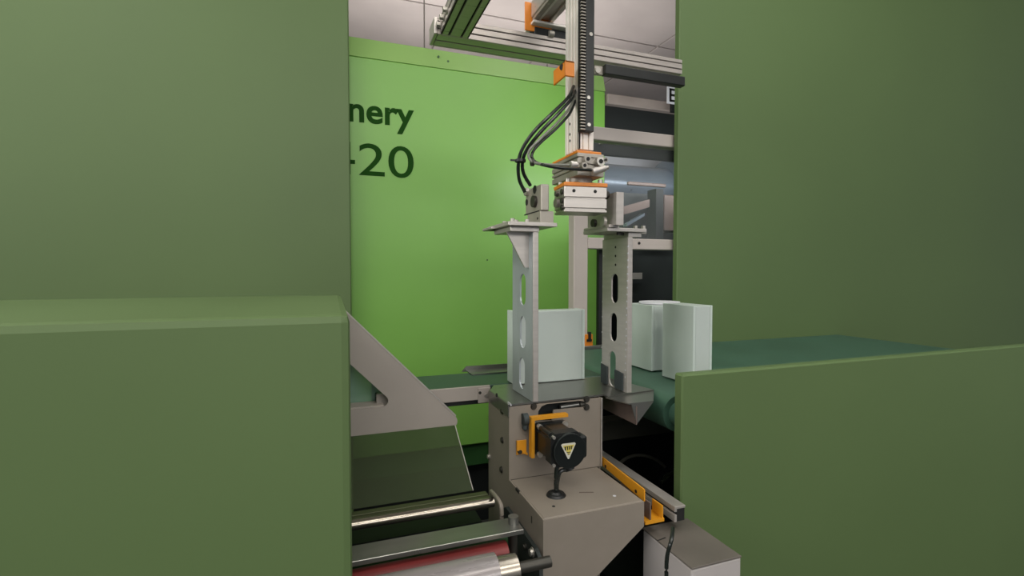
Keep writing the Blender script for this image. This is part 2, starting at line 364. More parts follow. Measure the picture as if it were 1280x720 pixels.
# travelling carriage on the beam
YR = 1.5
t = thing('gantry_carriage', 'silver linear rail with orange end plate riding on the gantry beam', 'rail', (.7, YR, zB1))
zr0 = onY(692, 29.5, YR).z; zr1 = onY(668, 3, YR).z; x0 = onY(664, 18, YR).x; x1 = onY(691, 28, YR).x
ww = x1-x0; h2 = zr1-zr0
bm = bmesh.new()
bx(bm, x0, x1, .35, YR, zr0+.006, zr1, .002)
obj('rail_body', bm, 'alu_beam', t)
obj('rail_lip', box(x0+ww*.30, x0+ww*.42, .35, YR, zr0, zr0+.006, .001), 'alu_w', t, 'bright edge of the rail')
obj('rail_lip', box(x0+ww*.78, x0+ww*.98, .35, YR, zr0-.002, zr0+.006, .001), 'alu', t)
bm = box(x0+ww*.05, x0+ww*.28, .35, YR, zr0-.004, zr0+.006, .001)
obj('guide_rail', bm, 'cast', t)
bm = bmesh.new()
for k, y in enumerate([.9+i*.07 for i in range(9)]): cy(bm, (x0+ww*.16, y, zr0-.0045), (x0+ww*.16, y, zr0-.0035), .004, 8)
obj('rail_screw', bm, 'screw', t, kind='stuff')
obj('end_plate', FB(656.5, 5, 690, 40, YR+.002, .006, .001), 'orange', t, 'orange end plate')
obj('bearing_block', box(onY(668, 36, YR).x, onY(716, 36, YR).x, YR, YR+.06, onY(690, 47, YR).z, onY(690, 36.5, YR).z, .003), 'void', t)
obj('bearing_roller', cyl(onY(686, 42, YR-.004), onY(692, 43, YR-.004), .010, 14), 'cast', t, smooth=True)
obj('mount_plate', box(onY(664, 36, YR).x, onY(716, 36, YR).x, YR-.02, YR+.06, onY(690, 35.5, YR).z, onY(690, 32.5, YR).z, .001), 'alu_w', t)

# ================================================================= VERTICAL ARM
YA = 1.09
xe = onY(723.5, 100, YA).x; xg = onY(742.5, 100, YA).x
yb_ = onX(706.5, 120, xe).y
zlo = onY(730, 187, YA).z; zmid = onY(738, 167, YA).z; zhi = 1.6
t = thing('lifting_arm', 'upright white aluminium lifting arm with black toothed rack', 'arm', (xe, YA, zlo))
bm = bmesh.new(); D = yb_-YA
for a, b_ in ((0, .22), (.30, .46), (.54, .72), (.80, 1.)): bx(bm, xe, xe+.006, YA+D*a, YA+D*b_, zlo, zhi, .001)
W = xg-xe
for a, b_ in ((0, .24), (.32, .62), (.70, 1.)): bx(bm, xe+W*a, xe+W*b_, YA, YA+.006, zlo, zhi, .001)
bx(bm, xe+.004, xg, YA+.004, yb_, zlo+.001, zhi)
obj('column', bm, 'alu_w', t)
obj('column_edge', box(xe-.0008, xe+.004, YA-.0014, YA+.002, zmid, zhi), 'cream', t, 'cream coloured edge strip')
xs0 = onY(725.5, 80, YA-.012).x; xs1 = onY(731.5, 80, YA-.012).x; xs2 = onY(743, 80, YA-.016).x
obj('guide_strip', box(xs1, xs2, YA-.016, YA-.0005, zmid, zhi, .0015), 'strip', t, 'black guide strip')
rk = obj('rack', box(xs0, xs1, YA-.010, YA-.0005, zmid, zhi), 'hole', t)
tz = zmid+.003; tooth = obj('tooth', box(xs0, xs1, YA-.015, YA-.0095, tz, tz+.0032, .0004), 'cast', rk)
k = 1
while tz+k*.0075 < .95 and k < 120:
    c = tooth.copy(); C.objects.link(c); c.location = tooth.location+Vector((0, 0, k*.0075)); k += 1
for u, v in ((738.5, 43), (735.5, 122), (736, 156)):
    p = onY(u, v, YA-.016); bolt('screw', p+Vector((0, .001, 0)), (0, -1, 0), .0045, .003, 'screw', t)
bm = bmesh.new()
for v in (143, 155, 168, 176):
    p = onX(712.5, v, xe); cy(bm, p+Vector((-.0006, 0, 0)), p+Vector((.002, 0, 0)), .0035, 10)
obj('hole', bm, 'hole', t, kind='stuff')
# orange stop block
p = onX(708, 86, xe)
bm = bmesh.new(); q0 = onY(706, 75, 1.07); q1 = onY(718, 97, 1.07)
bx(bm, q0.x, q1.x, 1.068, 1.073, q1.z, q0.z, .002); bx(bm, q0.x, q0.x+.005, 1.068, 1.135, q1.z, q0.z, .002)
bx(bm, q0.x, q1.x, 1.068, 1.1, q0.z-.006, q0.z, .002)
obj('stop_block', bm, 'orange', t, 'small orange bracket')
obj('stop_slot', cyl(onX(702.5, 84, q0.x-.0005)+Vector((-.001, .0, 0)), onX(702.5, 84, q0.x)+Vector((.001, 0, 0)), .007, 12), 'hole', t)

# ================================================================= PNEUMATIC GRIPPER
t = thing('pneumatic_gripper', 'silver pneumatic gripper head with orange plates under the lifting arm', 'gripper', (.66, 1.15, .13))
Y1 = 1.04
xu = onY(722, 205, Y1).x; xu1 = onY(755, 207, Y1).x
zu1 = onY(722, 190.5, Y1).z; zu0 = onY(722, 219, Y1).z
yu = onX(690, 210, xu).y
cen = (xu, Y1, 0)
up = bmesh.new(); hz = zu1-zu0
for a, b_ in ((0, .26), (.33, .46), (.53, .76), (.83, 1.)): bx(up, xu, xu1, Y1, yu, zu0+hz*a, zu0+hz*b_, .0012)
bx(up, xu+.004, xu1-.003, Y1+.003, yu-.003, zu0+.002, zu1-.002)
obj('upper_cylinder', up, 'cast', t)
obj('top_plate', box(xu-.0, xu1-.006, Y1+.002, yu, zu1, zu1+.006, .001), 'orange', t, 'orange mounting plate')
for u, v, r in ((732, 200, .009), (728, 208, .008), (748, 203, .0105), (754, 201, .006)):
    p = onY(u, v, Y1)
    pr_ = obj('port', cyl(p+Vector((0, .002, 0)), p+Vector((0, -.012, 0)), r, 14), 'cast' if r < .01 else 'screw', t, smooth=True)
    obj('port_core', cyl(p+Vector((0, -.0118, 0)), p+Vector((0, -.0135, 0)), r*.5, 10), 'hole', pr_)
# push-in fittings with knobs
def fit(u0, v0, u1, v1, Y):
    a = onY(u0, v0, Y); b_ = onY(u1, v1, Y); bm = cyl(a, a.lerp(b_, .35), .0085, 14); cy(bm, a.lerp(b_, .3), a.lerp(b_, .8), .0075, 12); cy(bm, a.lerp(b_, .78), b_, .0045, 12)
    return bm
obj('air_fitting', fit(740, 215, 760, 209, Y1-.02), 'alu', t, smooth=True)
obj('air_fitting', fit(713, 206, 722, 206, Y1-.012), 'alu', t, smooth=True)
# swivel below
zs = onY(730, 232, 1.08).z
obj('swivel', cyl((xu+.03, Y1+.05, zu0), (xu+.03, Y1+.05, zs), .032, 24), 'cast', t, smooth=True)
obj('swivel_block', box(xu+.0, xu+.06, Y1+.02, Y1+.09, zs, zu0+.002-.012, .003), 'cast', t)
# lower parallel cylinder, turned a little
Yl = 1.05
xl0 = onY(705.5, 250, Yl).x; xl1 = onY(755.5, 250, Yl).x
zl1 = onY(705, 232, Yl).z; zl0 = onY(705, 264.5, Yl).z; hl = zl1-zl0
ANG = math.radians(-7); lc = (xl0, Yl, 0)
lb = bmesh.new()
for a, b_ in ((0, .10), (.16, .52), (.58, 1.)): bx(lb, xl0, xl1, Yl, Yl+.075, zl0+hl*a, zl0+hl*b_, .0012)
bx(lb, xl0+.003, xl1-.003, Yl+.003, Yl+.072, zl0+.001, zl1-.002)
obj('lower_cylinder', rot(lb, ANG, lc), 'alu', t)
obj('middle_plate', rot(box(xl0-.001, xl1+.001, Yl-.002, Yl+.078, zl1, zl1+.009, .001), ANG, lc), 'orange', t, 'orange middle plate')
for du, dz_ in ((.22, .82), (.72, .82)):
    x = xl0+(xl1-xl0)*du; obj('screw_hole', rot(cyl((x, Yl+.002, zl0+hl*dz_), (x, Yl-.001, zl0+hl*dz_), .004, 12), ANG, lc), 'hole', t)
for dx, dy in ((.012, .012), (.012, .066), (xl1-xl0-.012, .012), (xl1-xl0-.012, .066)):
    obj('cap_screw', rot(cyl((xl0+dx, Yl+dy, zl1+.009), (xl0+dx, Yl+dy, zl1+.019), .0058, 12), ANG, lc), 'screw', t, smooth=True)
for dy, dz_ in ((.014, .8), (.014, .45), (.014, .18), (.05, .8)):
    obj('end_screw', rot(cyl((xl0+.001, Yl+dy, zl0+hl*dz_), (xl0-.004, Yl+dy, zl0+hl*dz_), .0065, 12), ANG, lc), 'darkscrew', t, smooth=True)
# piston rods
xcL = .478; xcR = .638
for z_, r in ((.80, .006), (.42, .0105)):
    zz = zl0+hl*z_
    obj('piston_rod', cyl((xcL+.03, Yl+.045, zz), (xl0+.01, Yl+.045, zz), r, 16), 'steel' if r < .01 else 'alu', t, smooth=True)
zz = zl0+hl*.80
obj('piston_rod', cyl((xl1-.01, Yl+.02, zz), (xcR, Yl+.02, zz), .006, 16), 'chrome', t, smooth=True)
obj('piston_rod', cyl((xl1-.01, Yl+.055, zz-.02), (xcR, Yl+.055, zz-.02), .006, 16), 'steel', t, smooth=True)
obj('rod_nut', cyl((xcR-.014, Yl+.02, zz), (xcR, Yl+.02, zz), .010, 6), 'darkscrew', t)

# left jaw
def jaw_common(X, xw, t): pass
XL = .436; Yf = 1.063; Yk = 1.197; zt = -.3035; ztop = onX(655, 292, XL).z
tj = thing('gripper_jaw', 'left slotted galvanised gripper plate with triangular gusset', 'gripper', (XL, 1.13, zt))
def holeY(X, u, v0, v1, r):
    a = onX(u, v0, X); b_ = onX(u, v1, X); return slot(a.y, (a.z+b_.z)/2, r, (a.z-b_.z)/2-r)
hs = [holeY(XL, 653.5, 342, 382, .019), holeY(XL, 653.5, 395, 435, .019), holeY(XL, 652.5, 447, 486, .019)]
obj('slotted_plate', prism([(Yf, zt+.001), (Yk, zt+.001), (Yk, ztop), (Yf, ztop)], hs, 'YZ', XL, .004), 'steel_b', tj)
obj('front_flange', box(XL+.0005, XL+.014, Yf-.004, Yf, zt+.001, ztop, .001), 'alu', tj)
a = onY(635, 294, 1.13); c = onY(650, 331, 1.13)
obj('gusset', prism([(XL-.055, ztop), (XL, ztop), (XL, ztop-.082), (XL-.01, ztop-.082)], [], 'XZ', 1.085, .006), 'alu', tj, 'triangular gusset')
obj('under_plate', box(XL-.055, XL+.016, 1.06, 1.18, ztop, ztop+.012, .001), 'alu', tj)
zf = ztop+.012
obj('flange', box(XL-.065, XL+.055, 1.045, 1.20, zf, zf+.009, .001), 'alu', tj)
obj('back_flange', box(XL-.072, XL+.03, 1.15, 1.225, zf, zf+.006, .001), 'alu', tj)
for x, y in ((XL-.05, 1.06), (XL-.03, 1.09), (XL-.045, 1.13), (XL-.01, 1.07), (XL-.015, 1.15)):
    obj('cap_screw', cyl((x, y, zf+.009), (x, y, zf+.017), .0055, 12), 'screw', tj, smooth=True)
# carrier block
zk = zf+.009
x0 = XL-.000
bm = bmesh.new()
blk0 = onY(676, 290, 1.055)
bz0 = onY(680, 263, 1.055).z; bz1 = onY(680, 230, 1.055).z
xk0 = onY(676.5, 250, 1.055).x; xk1 = onY(684.5, 250, 1.055).x+.004
obj('carrier_block', box(xk0, xk1, 1.055, onX(657, 250, xk0).y, bz0, bz1, .002), 'cast', tj)
obj('carrier_foot', box(xk0+.0, xk1+.014, 1.06, 1.14, zk, bz0, .001), 'cast', tj)
for u, v, r, m_ in ((659.5, 240, .010, 'screw'), (668.5, 237, .010, 'hole'), (669, 252, .014, 'darkscrew'), (658.5, 253, .008, 'hole'), (672, 273, .003, 'hole')):
    p = onX(u, v, xk0)
    if r > .009 and m_ != 'hole': obj('end_screw', cyl(p+Vector((.001, 0, 0)), p+Vector((-.007, 0, 0)), r, 14), m_, tj, smooth=True)
    else: obj('screw_hole', cyl(p+Vector((.001, 0, 0)), p+Vector((-.0008, 0, 0)), r, 14), m_, tj)
obj('joint_strip', box(xk0-.0008, xk0+.002, 1.07, 1.16, bz0-.001, bz0+.0015), 'hole', tj)  # thin dark strip along the joint below the block
# right jaw
XR = .69
tr = thing('gripper_jaw', 'right gripper plate drilled with a column of small holes, charcoal pads below', 'gripper', (XR, 1.13, zt))
ztr = onX(770, 298, XR).z
hs = [holeY(XR, 768.5, 342, 379, .0165), holeY(XR, 767.0, 391, 427, .0165), holeY(XR, 765.5, 439, 483, .0165)]
Yr1 = 1.182
obj('slotted_plate', prism([(Yf, zt+.001), (Yr1, zt+.001), (Yr1, ztr), (Yf, ztr)], hs, 'YZ', XR, .004), 'alu', tr)
obj('front_flange', box(XR+.0005, XR+.014, Yf-.004, Yf, zt+.001, ztr, .001), 'alu', tr)
bm = bmesh.new()
for k in range(20):
    p = onX(785.0-k*.18, 308+k*8.6, XR); cy(bm, p+Vector((.001, 0, 0)), p+Vector((-.0006, 0, 0)), .0022, 8)
for k in range(8):
    p = onX(754.5-k*.4, 320+k*19, XR); cy(bm, p+Vector((.001, 0, 0)), p+Vector((-.0006, 0, 0)), .0018, 8)
obj('rivet', bm, 'white', tr, 'pale dots drilled along both edges', kind='stuff')
for v in (309, 320, 331):
    p = onX(769.5, v, XR); obj('screw_hole', cyl(p+Vector((.001, 0, 0)), p+Vector((-.0006, 0, 0)), .0032, 10), 'hole', tr)
# charcoal pads either side of the lowest slot
pa = [onX(u, v, XR) for u, v in ((749.5, 453), (760, 456), (760, 487.5), (757, 486))]
ya = onX(760, 470, XR).y; zz0 = onX(752, 454, XR).z
obj('rubber_pad', prism([(Yr1-.001, zt+.003), (Yr1-.001, zz0), (ya, zz0-.004), (ya, zt+.003)], [], 'YZ', XR-.004, .0039), 'rubber', tr, 'charcoal pad')
yb2 = onX(769.5, 470, XR).y; yb3 = onX(779.5, 470, XR).y; zz1 = onX(770, 462, XR).z
obj('rubber_pad', prism([(yb2, zt+.003), (yb2, zz1), (yb3, zz1-.004), (yb3, zt+.003)], [], 'YZ', XR-.004, .0039), 'rubber', tr, 'charcoal pad')
obj('under_plate', box(XR+.002, XR+.040, 1.06, 1.18, ztr, ztr+.012, .001), 'alu', tr)
obj('flange', box(.627, .738, 1.05, 1.175, ztr+.012, ztr+.021, .001), 'alu', tr)
obj('end_tab', box(.735, .752, 1.07, 1.16, ztr+.010, ztr+.021, .001), 'alu', tr)
obj('carrier_plate', prism([(1.03, onY(773, 281, 1.03).z), (1.03, onY(773, 240, 1.03).z), (1.11, onY(773, 240, 1.03).z), (1.17, onY(773, 262, 1.03).z), (1.17, ztr+.021), (1.05, ztr+.021), (1.05, onY(773, 281, 1.03).z)], [], 'YZ', xcR, .02), 'alu', tr)
obj('carrier_foot', box(xcR-.010, xcR+.008, 1.045, 1.175, ztr+.021, onY(773, 281, 1.05).z, .001), 'alu', tr)
for u, v, r, m_ in ((744, 279, .010, 'darkscrew'), (756, 277, .012, 'screw')):
    p = onX(u, v, xcR-.010); obj('end_screw', cyl(p, p+Vector((-.008, 0, 0)), r, 14), m_, tr, smooth=True)
for x, y in ((XR+.032, 1.075), (XR+.052, 1.07)):
    obj('cap_screw', cyl((x, y, ztr+.021), (x, y, ztr+.030), .0055, 12), 'screw', tr, smooth=True)
for k in range(3):
    obj('under_screw', cyl((XR-.02+.012*k, 1.07+.008*k, ztr+.012), (XR-.02+.012*k, 1.07+.008*k, ztr+.005), .0055, 10), 'darkscrew', tr)

# ================================================================= HOSES
def path(pts): return [onY(u, v, Y) for u, v, Y in pts]
tag(obj('air_hose', tube(bmesh.new(), path([(717, 108, 1.11), (710, 122, 1.08), (690, 142, 1.06), (668, 164, 1.06), (653, 186, 1.07), (648, 205, 1.08), (649, 224, 1.09), (656, 240, 1.10)]), .0042), 'hose', smooth=True), 'outer black air hose looping left into the left carrier block', 'hose')
tag(obj('air_hose', tube(bmesh.new(), path([(719, 114, 1.11), (714, 124, 1.08), (698, 142, 1.065), (675, 166, 1.065), (658, 188, 1.075), (653, 205, 1.085), (655, 218, 1.09), (663, 232, 1.10)]), .0042), 'hose', smooth=True), 'second black air hose just inside the outermost loop', 'hose')
tag(obj('air_hose', tube(bmesh.new(), path([(718, 120, 1.11), (712, 135, 1.08), (695, 155, 1.06), (672, 177, 1.05), (662, 188, 1.05), (661, 196, 1.05), (667, 203, 1.04), (685, 206, 1.03), (712, 206.5, Y1-.012)]), .0034), 'greyhose', smooth=True), 'smoky grey air hose bending into the upper fitting', 'hose')
tag(obj('air_hose', tube(bmesh.new(), path([(719, 126, 1.11), (712, 142, 1.085), (696, 160, 1.07), (676, 178, 1.06), (666, 190, 1.055), (666, 199, 1.05), (675, 205, 1.035), (700, 210, 1.01), (739, 213, Y1-.02)]), .0034), 'hose', smooth=True), 'black air hose running along to the lower right fitting', 'hose')
p = onY(650.5, 201, 1.075)
bm = cyl(p-Vector((0, 0, .003)), p+Vector((0, 0, .003)), .0125, 16); bx(bm, p.x-.024, p.x-.010, p.y-.002, p.y+.002, p.z-.002, p.z+.002)
tag(obj('cable_tie', bm, 'black'), 'black cable tie round the two outer hoses', 'cable tie')
p = onY(665.5, 203, 1.045)
tag(obj('cable_tie', cyl(p-Vector((.003, 0, 0)), p+Vector((.003, 0, 0)), .0085, 14), 'darkscrew'), 'small dark tie round the two inner hoses', 'cable tie')

# ================================================================= WHITE BLOCKS
def block(name, label, x0, x1, y0, y1, z0, z1, group=None):
    t = thing(name, label, 'block', ((x0+x1)/2, (y0+y1)/2, z0), group)
    w_ = .007
    obj('body', box(x0+w_, x1-w_, y0+.001, y1-.001, z0, z1, .0015), 'foam', t)
    obj('side_wall', box(x0, x0+w_, y0, y1, z0, z1+.001, .001), 'foam_edge', t)
    obj('side_wall', box(x1-w_, x1, y0, y1, z0, z1+.001, .001), 'foam_edge', t)
    return t
zbk = onY(700, 388, 1.24).z
block('plastic_block', 'milky white square block standing between the gripper plates', .456, onY(731, 430, 1.24).x, 1.24, 1.295, zt+.001, zbk)
zk1 = onX(811, 382, .90).z
block('plastic_block', 'milky white block on the teal belt under the round white lid', .903, 1.07, 1.255, 1.40, zt+.004, zk1)
zk2 = onX(826, 379, .893).z
block('plastic_block', 'milky white block nearest the low green skirt, in front of the lidded one', .893, .955, 1.06, 1.19, zt+.004, zk2)
zq = zk1+.0015
bm = cyl((0, 0, 0), (0, 0, .006), .5, 32)
for v in bm.verts: v.co = Vector((.985+v.co.x*.13, 1.33+v.co.y*.12, zq+v.co.z+.0))
tag(obj('sheet_lid', bm, 'white'), 'thin round white lid lying on the farther right block', 'lid')

# ================================================================= CONVEYORS
t = thing('rear_conveyor', 'dark green belt conveyor with grey side rail behind the hood', 'conveyor', (.7, 1.35, zt-.06))
yc0 = 1.262; yc1 = 1.44
obj('belt', box(.10, .75, yc0+.004, yc1, zt-.012, zt, .003), 'belt', t)
obj('side_rail', box(.10, .395, yc0-.004, yc0+.003, zt-.036, zt+.001, .001), 'frame', t, 'grey-beige rail')
obj('rail_tab', box(.36, .395, yc0-.008, yc0-.004, zt-.044, zt-.004, .001), 'frame', t)
p = onY(608, 494, yc0-.008); bolt('bolt', p, (0, -1, 0), .0045, .003, 'screw', t)
p = onY(600, 491, yc0-.008); bolt('bolt', p, (0, -1, 0), .003, .002, 'darkscrew', t)
obj('bed', box(.10, .75, yc0+.01, yc1-.01, zt-.05, zt-.013), 'void', t)
za = onY(600, 456, 1.47).z
bm = prism([(onY(578, 463, 1.45).x, zt), (onY(584, 457, 1.45).x, za), (.75, za), (.75, zt)], [], 'XZ', 1.46, .004)
bx(bm, onY(584, 457, 1.45).x, .75, 1.40, 1.46, zt+.001, zt+.004)
obj('guide_rail', bm, 'steel', t, 'angled metal guide')
for x in (.45, .70): obj('leg', box(x-.02, x+.02, 1.33, 1.37, -H, zt-.05, .002), 'frame', t)
t = thing('side_conveyor', 'wide teal belt conveyor with rounded end at the right', 'conveyor', (1.0, 1.3, zt-.1))
bxl = .80
prof = [(2.3, zt)]+[(bxl+.045*math.cos(a), zt-.045+.045*math.sin(a)) for a in [math.pi/2+math.pi*i/12 for i in range(13)]]+[(2.3, zt-.09)]
obj('belt', prism(prof, [], 'XZ', 1.0, .715), 'belt_t', t, smooth=True)
obj('back_rail', box(.79, 1.33, 1.721, 1.745, zt-.08, zt+.012, .002), 'steel', t, 'dull metal back rail')  # metal rail along the far edge of the belt
obj('roller', cyl((bxl, .975, zt-.045), (bxl, 1.0, zt-.045), .03, 20), 'belt_t', t, smooth=True)
for y in (): obj('leg', box(1.2, 1.24, y-.02, y+.02, -H, zt-.09, .002), 'frame', t)
t = thing('sensor_bracket', 'small orange sensor bracket behind the white block', 'bracket', (.99, 1.75, zt+.012))
obj('plate', FB(732, 418, 741, 437, 1.735, .01, .001), 'orange', t)
bm = FB(734, 424, 740, 427, 1.73, .004); FB(736, 415, 739, 424, 1.73, .01, bm=bm)
obj('sensor', bm, 'black', t)

# ================================================================= TRANSFER PLATE
t = thing('transfer_plate', 'thin stainless transfer plate the gripper plates stand on', 'plate', (.55, 1.1, zt-.005))
xp0 = .3795
obj('top_sheet', prism([(xp0, 1.063), (.63, 1.072), (.632, 1.05), (.778, 1.07), (.74, 1.26), (.405, 1.26), (xp0, 1.21)], [], 'XY', zt-.004, .0038), 'steel', t)
obj('side_flange', box(xp0-.003, xp0, 1.064, 1.212, zt-.03, zt, .001), 'steel', t)
p = onX(637, 504, xp0-.003); obj('flange_slot', box(xp0-.0036, xp0-.002, p.y-.01, p.y+.012, p.z-.004, p.z+.001, .0004), 'white', t)
obj('flange_screw', cyl(onX(621, 494, xp0-.003)+Vector((.001, 0, 0)), onX(621, 494, xp0-.003)+Vector((-.0015, 0, 0)), .005, 12), 'hole', t)
xf = .70
c1 = onY(795, 531, .985)
xf = c1.x
pf = [(.985, c1.z), (.985, onX(795, 508, xf).z), (1.045, zt-.004), (1.16, zt-.004), (1.16, onX(754, 511, xf).z)]
obj('chute_flange', prism(pf, [], 'YZ', xf, .003), 'brown', t, 'brownish flange below the plate')
q = onY(817, 489, .985)
obj('chute_gusset', prism([(xf-.012, zt-.006), (q.x, zt-.006), (xf+.003, c1.z+.001)], [], 'XZ', .986, .003), 'steel', t, 'bright gusset')
obj('chute_top', prism([(xf-.02, .986), (q.x, .986), (.778, 1.07), (xf-.04, 1.055)], [], 'XY', zt-.006, .003), 'steel', t)

# ================================================================= GREY BRACKET HOUSING
t = thing('stacker_housing', 'grey-beige sheet metal housing with stepped lower box under the transfer plate', 'machine', (.5, 1.0, -H))
Xa = .383; Xb = .6216; Ya = .872; Yb = 1.065; Yc = 1.225; zl = -.48; zp = zt-.006
# slot opening in the upper front sheet
def P2(pts, Y): return [(onY(u, v, Y).x, onY(u, v, Y).z) for u, v in pts]
op = P2([(672, 526), (673, 514), (677, 508), (684, 505), (726, 501), (732, 502.5), (733, 506), (729, 509), (692, 512.5), (690, 526)], Yb)
obj('front_sheet', prism([(Xa, zl), (Xb, zl), (Xb, zp), (Xa, zp)], [op], 'XZ', Yb, .004), 'paint', t)
obj('front_edge', box(Xb-.003, Xb+.001, Yb-.004, Yb, zl, zp, .001), 'alu', t, 'bright right edge')
obj('inner_box', box(Xa+.004, Xb-.004, Yb+.03, Yc-.01, zl, zp-.002), 'void', t)
obj('rod', cyl(onY(700, 509, Yb+.015), onY(730, 504.5, Yb+.015), .006, 12), 'steel', t, smooth=True)
obj('rod_end', cyl(onY(724, 506, Yb+.012), onY(731, 505, Yb+.012), .009, 12), 'darkscrew', t, smooth=True)
obj('side_sheet', prism([(Ya, -.75), (Yc, -1.0), (Yc, zp), (Yb, zp), (Yb, zl), (Ya, zl)], [], 'YZ', Xa-.0035, .0035), 'paint', t)
obj('right_sheet', prism([(Yb+.004, -.9), (Yc, -.9), (Yc, zp), (Yb+.004, zp)], [], 'YZ', Xb-.004, .004), 'paint', t)
obj('ledge', box(Xa, Xb-.012, Ya, Yb-.001, zl-.004, zl, .0015), 'paint', t)
zd = onY(806, 657, Ya-.002)
obj('lower_front_sheet', prism([(Xa-.0035, zl-.001), (Xb-.012, zl-.001), (Xb-.012, zd.z), (onY(744, 720, Ya).x, onY(744, 720, Ya).z), (Xa+.02, -.78), (Xa-.0035, -.78)], [], 'XZ', Ya-.004, .004), 'paint', t)
obj('lower_right_sheet', prism([(Ya, zd.z), (Yb, zd.z), (Yb, zl-.004), (Ya, zl-.004)], [], 'YZ', Xb-.016, .004), 'paint', t)
obj('post', box(Xa+.03, Xa+.13, Yb+.02, Yc-.03, -H, -.7, .004), 'void', t)
for u, v in ((628, 514), (628, 550), (627, 587)):
    p = onX(u, v, Xa-.0035); bolt('bolt', p, (-1, 0, 0), .006, .004, 'darkscrew', t)
for u, v in ((667, 508), (733, 499), (733, 509)):
    p = onY(u, v, Yb); bolt('bolt', p, (0, -1, 0), .006, .005, 'darkscrew', t)
for u, v in ((768, 620), (692, 633)):
    p = onZ(u, v, zl); obj('screw_hole', cyl(p-Vector((0, 0, .001)), p+Vector((0, 0, .0006)), .0035, 10), 'white' if u > 700 else 'hole', t)
p = onX(611.5, 570, Xa-.004); bolt('bolt', (Xa-.004, 1.215, p.z), (-1, 0, 0), .005, .006, 'screw', t)
obj('edge_notch', box(Xa-.0045, Xa-.001, 1.0, 1.02, zl-.005, zl+.001), 'hole', t)
obj('rust_chip', box(Xa-.0042, Xa-.002, .925, .93, zl-.035, zl-.02, .0006), 'darkscrew', t)
obj('scratch', FB(743, 632, 752, 634, 1, .001) if False else prism([(.50, .95), (.53, .94), (.531, .943), (.502, .953)], [], 'XY', zl+.0002, .0005), 'brown', t)

# ================================================================= MOTOR
t = thing('stepper_motor', 'black square stepper motor with yellow warning triangle', 'motor', (.47, .98, -.42))
yF = .945; yR = 1.028
mx0 = onY(690, 560, yF).x; mx1 = onY(729.5, 560, yF).x; mz1 = onY(709, 542, yF).z; mz0 = onY(709, 585.5, yF).z
cx = (mx0+mx1)/2; cz = (mz0+mz1)/2; hw = (mx1-mx0)/2; hv = (mz1-mz0)/2
hw = hv = (hw+hv)/2
def octo(h, k): return [(cx-h+k, cz-h), (cx+h-k, cz-h), (cx+h, cz-h+k), (cx+h, cz+h-k), (cx+h-k, cz+h), (cx-h+k, cz+h), (cx-h, cz+h-k), (cx-h, cz-h+k)]
obj('front_flange', prism(octo(hw, .004), [], 'XZ', yR, .012), 'black_m', t)
core = prism(octo(hw*.97, .016), [], 'XZ', yF+.035, yR-yF-.034); obj('stator', core, 'black_m', t)
obj('rear_cover', prism(octo(hw*.98, .010), [], 'XZ', yF+.008, .027), 'black', t)
obj('end_cap', cyl((cx+.004, yF+.009, cz), (cx+.004, yF-.004, cz), hw*.98, 40), 'black_m', t, smooth=True)
obj('cap_rim', prism([(cx+.004+hw*1.0*math.cos(a), cz+hw*1.0*math.sin(a)) for a in [2*math.pi*i/40 for i in range(40)]], [[(cx+.004+hw*.95*math.cos(a), cz+hw*.95*math.sin(a)) for a in [2*math.pi*i/40 for i in range(40)]]], 'XZ', yF-.003, .003), 'void2', t)
obj('connector_block', box(cx+hw*.75, cx+hw*1.22, yF-.002, yF+.03, cz-hw*.55, cz+hw*.75, .004), 'black_m', t)
for sx in (-1, 1):
    for sz in (-1, 1):
        obj('bolt', cyl((cx+sx*hw*.84, yR+.002, cz+sz*hw*.84), (cx+sx*hw*.84, yR-.008, cz+sz*hw*.84), .0062, 12), 'screw', t, smooth=True)
        if sx < 0: obj('rear_screw', cyl((cx+sx*hw*.80, yF+.012, cz+sz*hw*.80), (cx+sx*hw*.80, yF+.004, cz+sz*hw*.80), .0035, 10), 'screw', t)
obj('tie_rod', cyl((cx-hw*.82, yR, cz+hw*.82), (cx-hw*.82, yF+.02, cz+hw*.82), .0055, 12), 'black_m', t, smooth=True)
yl = yF-.0045
T = lambda pts: [(onY(u, v, yl).x, onY(u, v, yl).z) for u, v in pts]
w1 = obj('warning_label', prism(T([(701.5, 556.5), (703, 555), (718.5, 553), (719.8, 554.3), (711.5, 573.5), (710, 573.8)]), [], 'XZ', yl, .0005), 'warnw', t, 'white edged inverted warning triangle')
obj('yellow_field', prism(T([(703.5, 557.5), (718, 555.4), (711, 569)]), [], 'XZ', yl-.0004, .0004), 'warn', w1, 'yellow field')
bm = bmesh.new()
for (ua, va, ub, vb) in ((706, 559, 707.5, 563), (709, 558.5, 710.3, 562.5), (711.5, 558.3, 713, 562), (714, 558, 715.2, 561.5), (708.5, 565, 713.5, 565.8), (709.5, 567.5, 712.5, 568.1), (705.5, 557.9, 716, 558.4)): FB(ua, va, ub, vb, yl-.0008, .0004, bm=bm)
obj('print_marks', bm, 'strip', w1, 'tiny dark print marks')
obj('cable_gland', cyl((cx+.008, yF+.018, cz-hw*.96), (cx+.012, yF+.012, cz-hw*1.28), .012, 16, r2=.010), 'black', t, smooth=True)
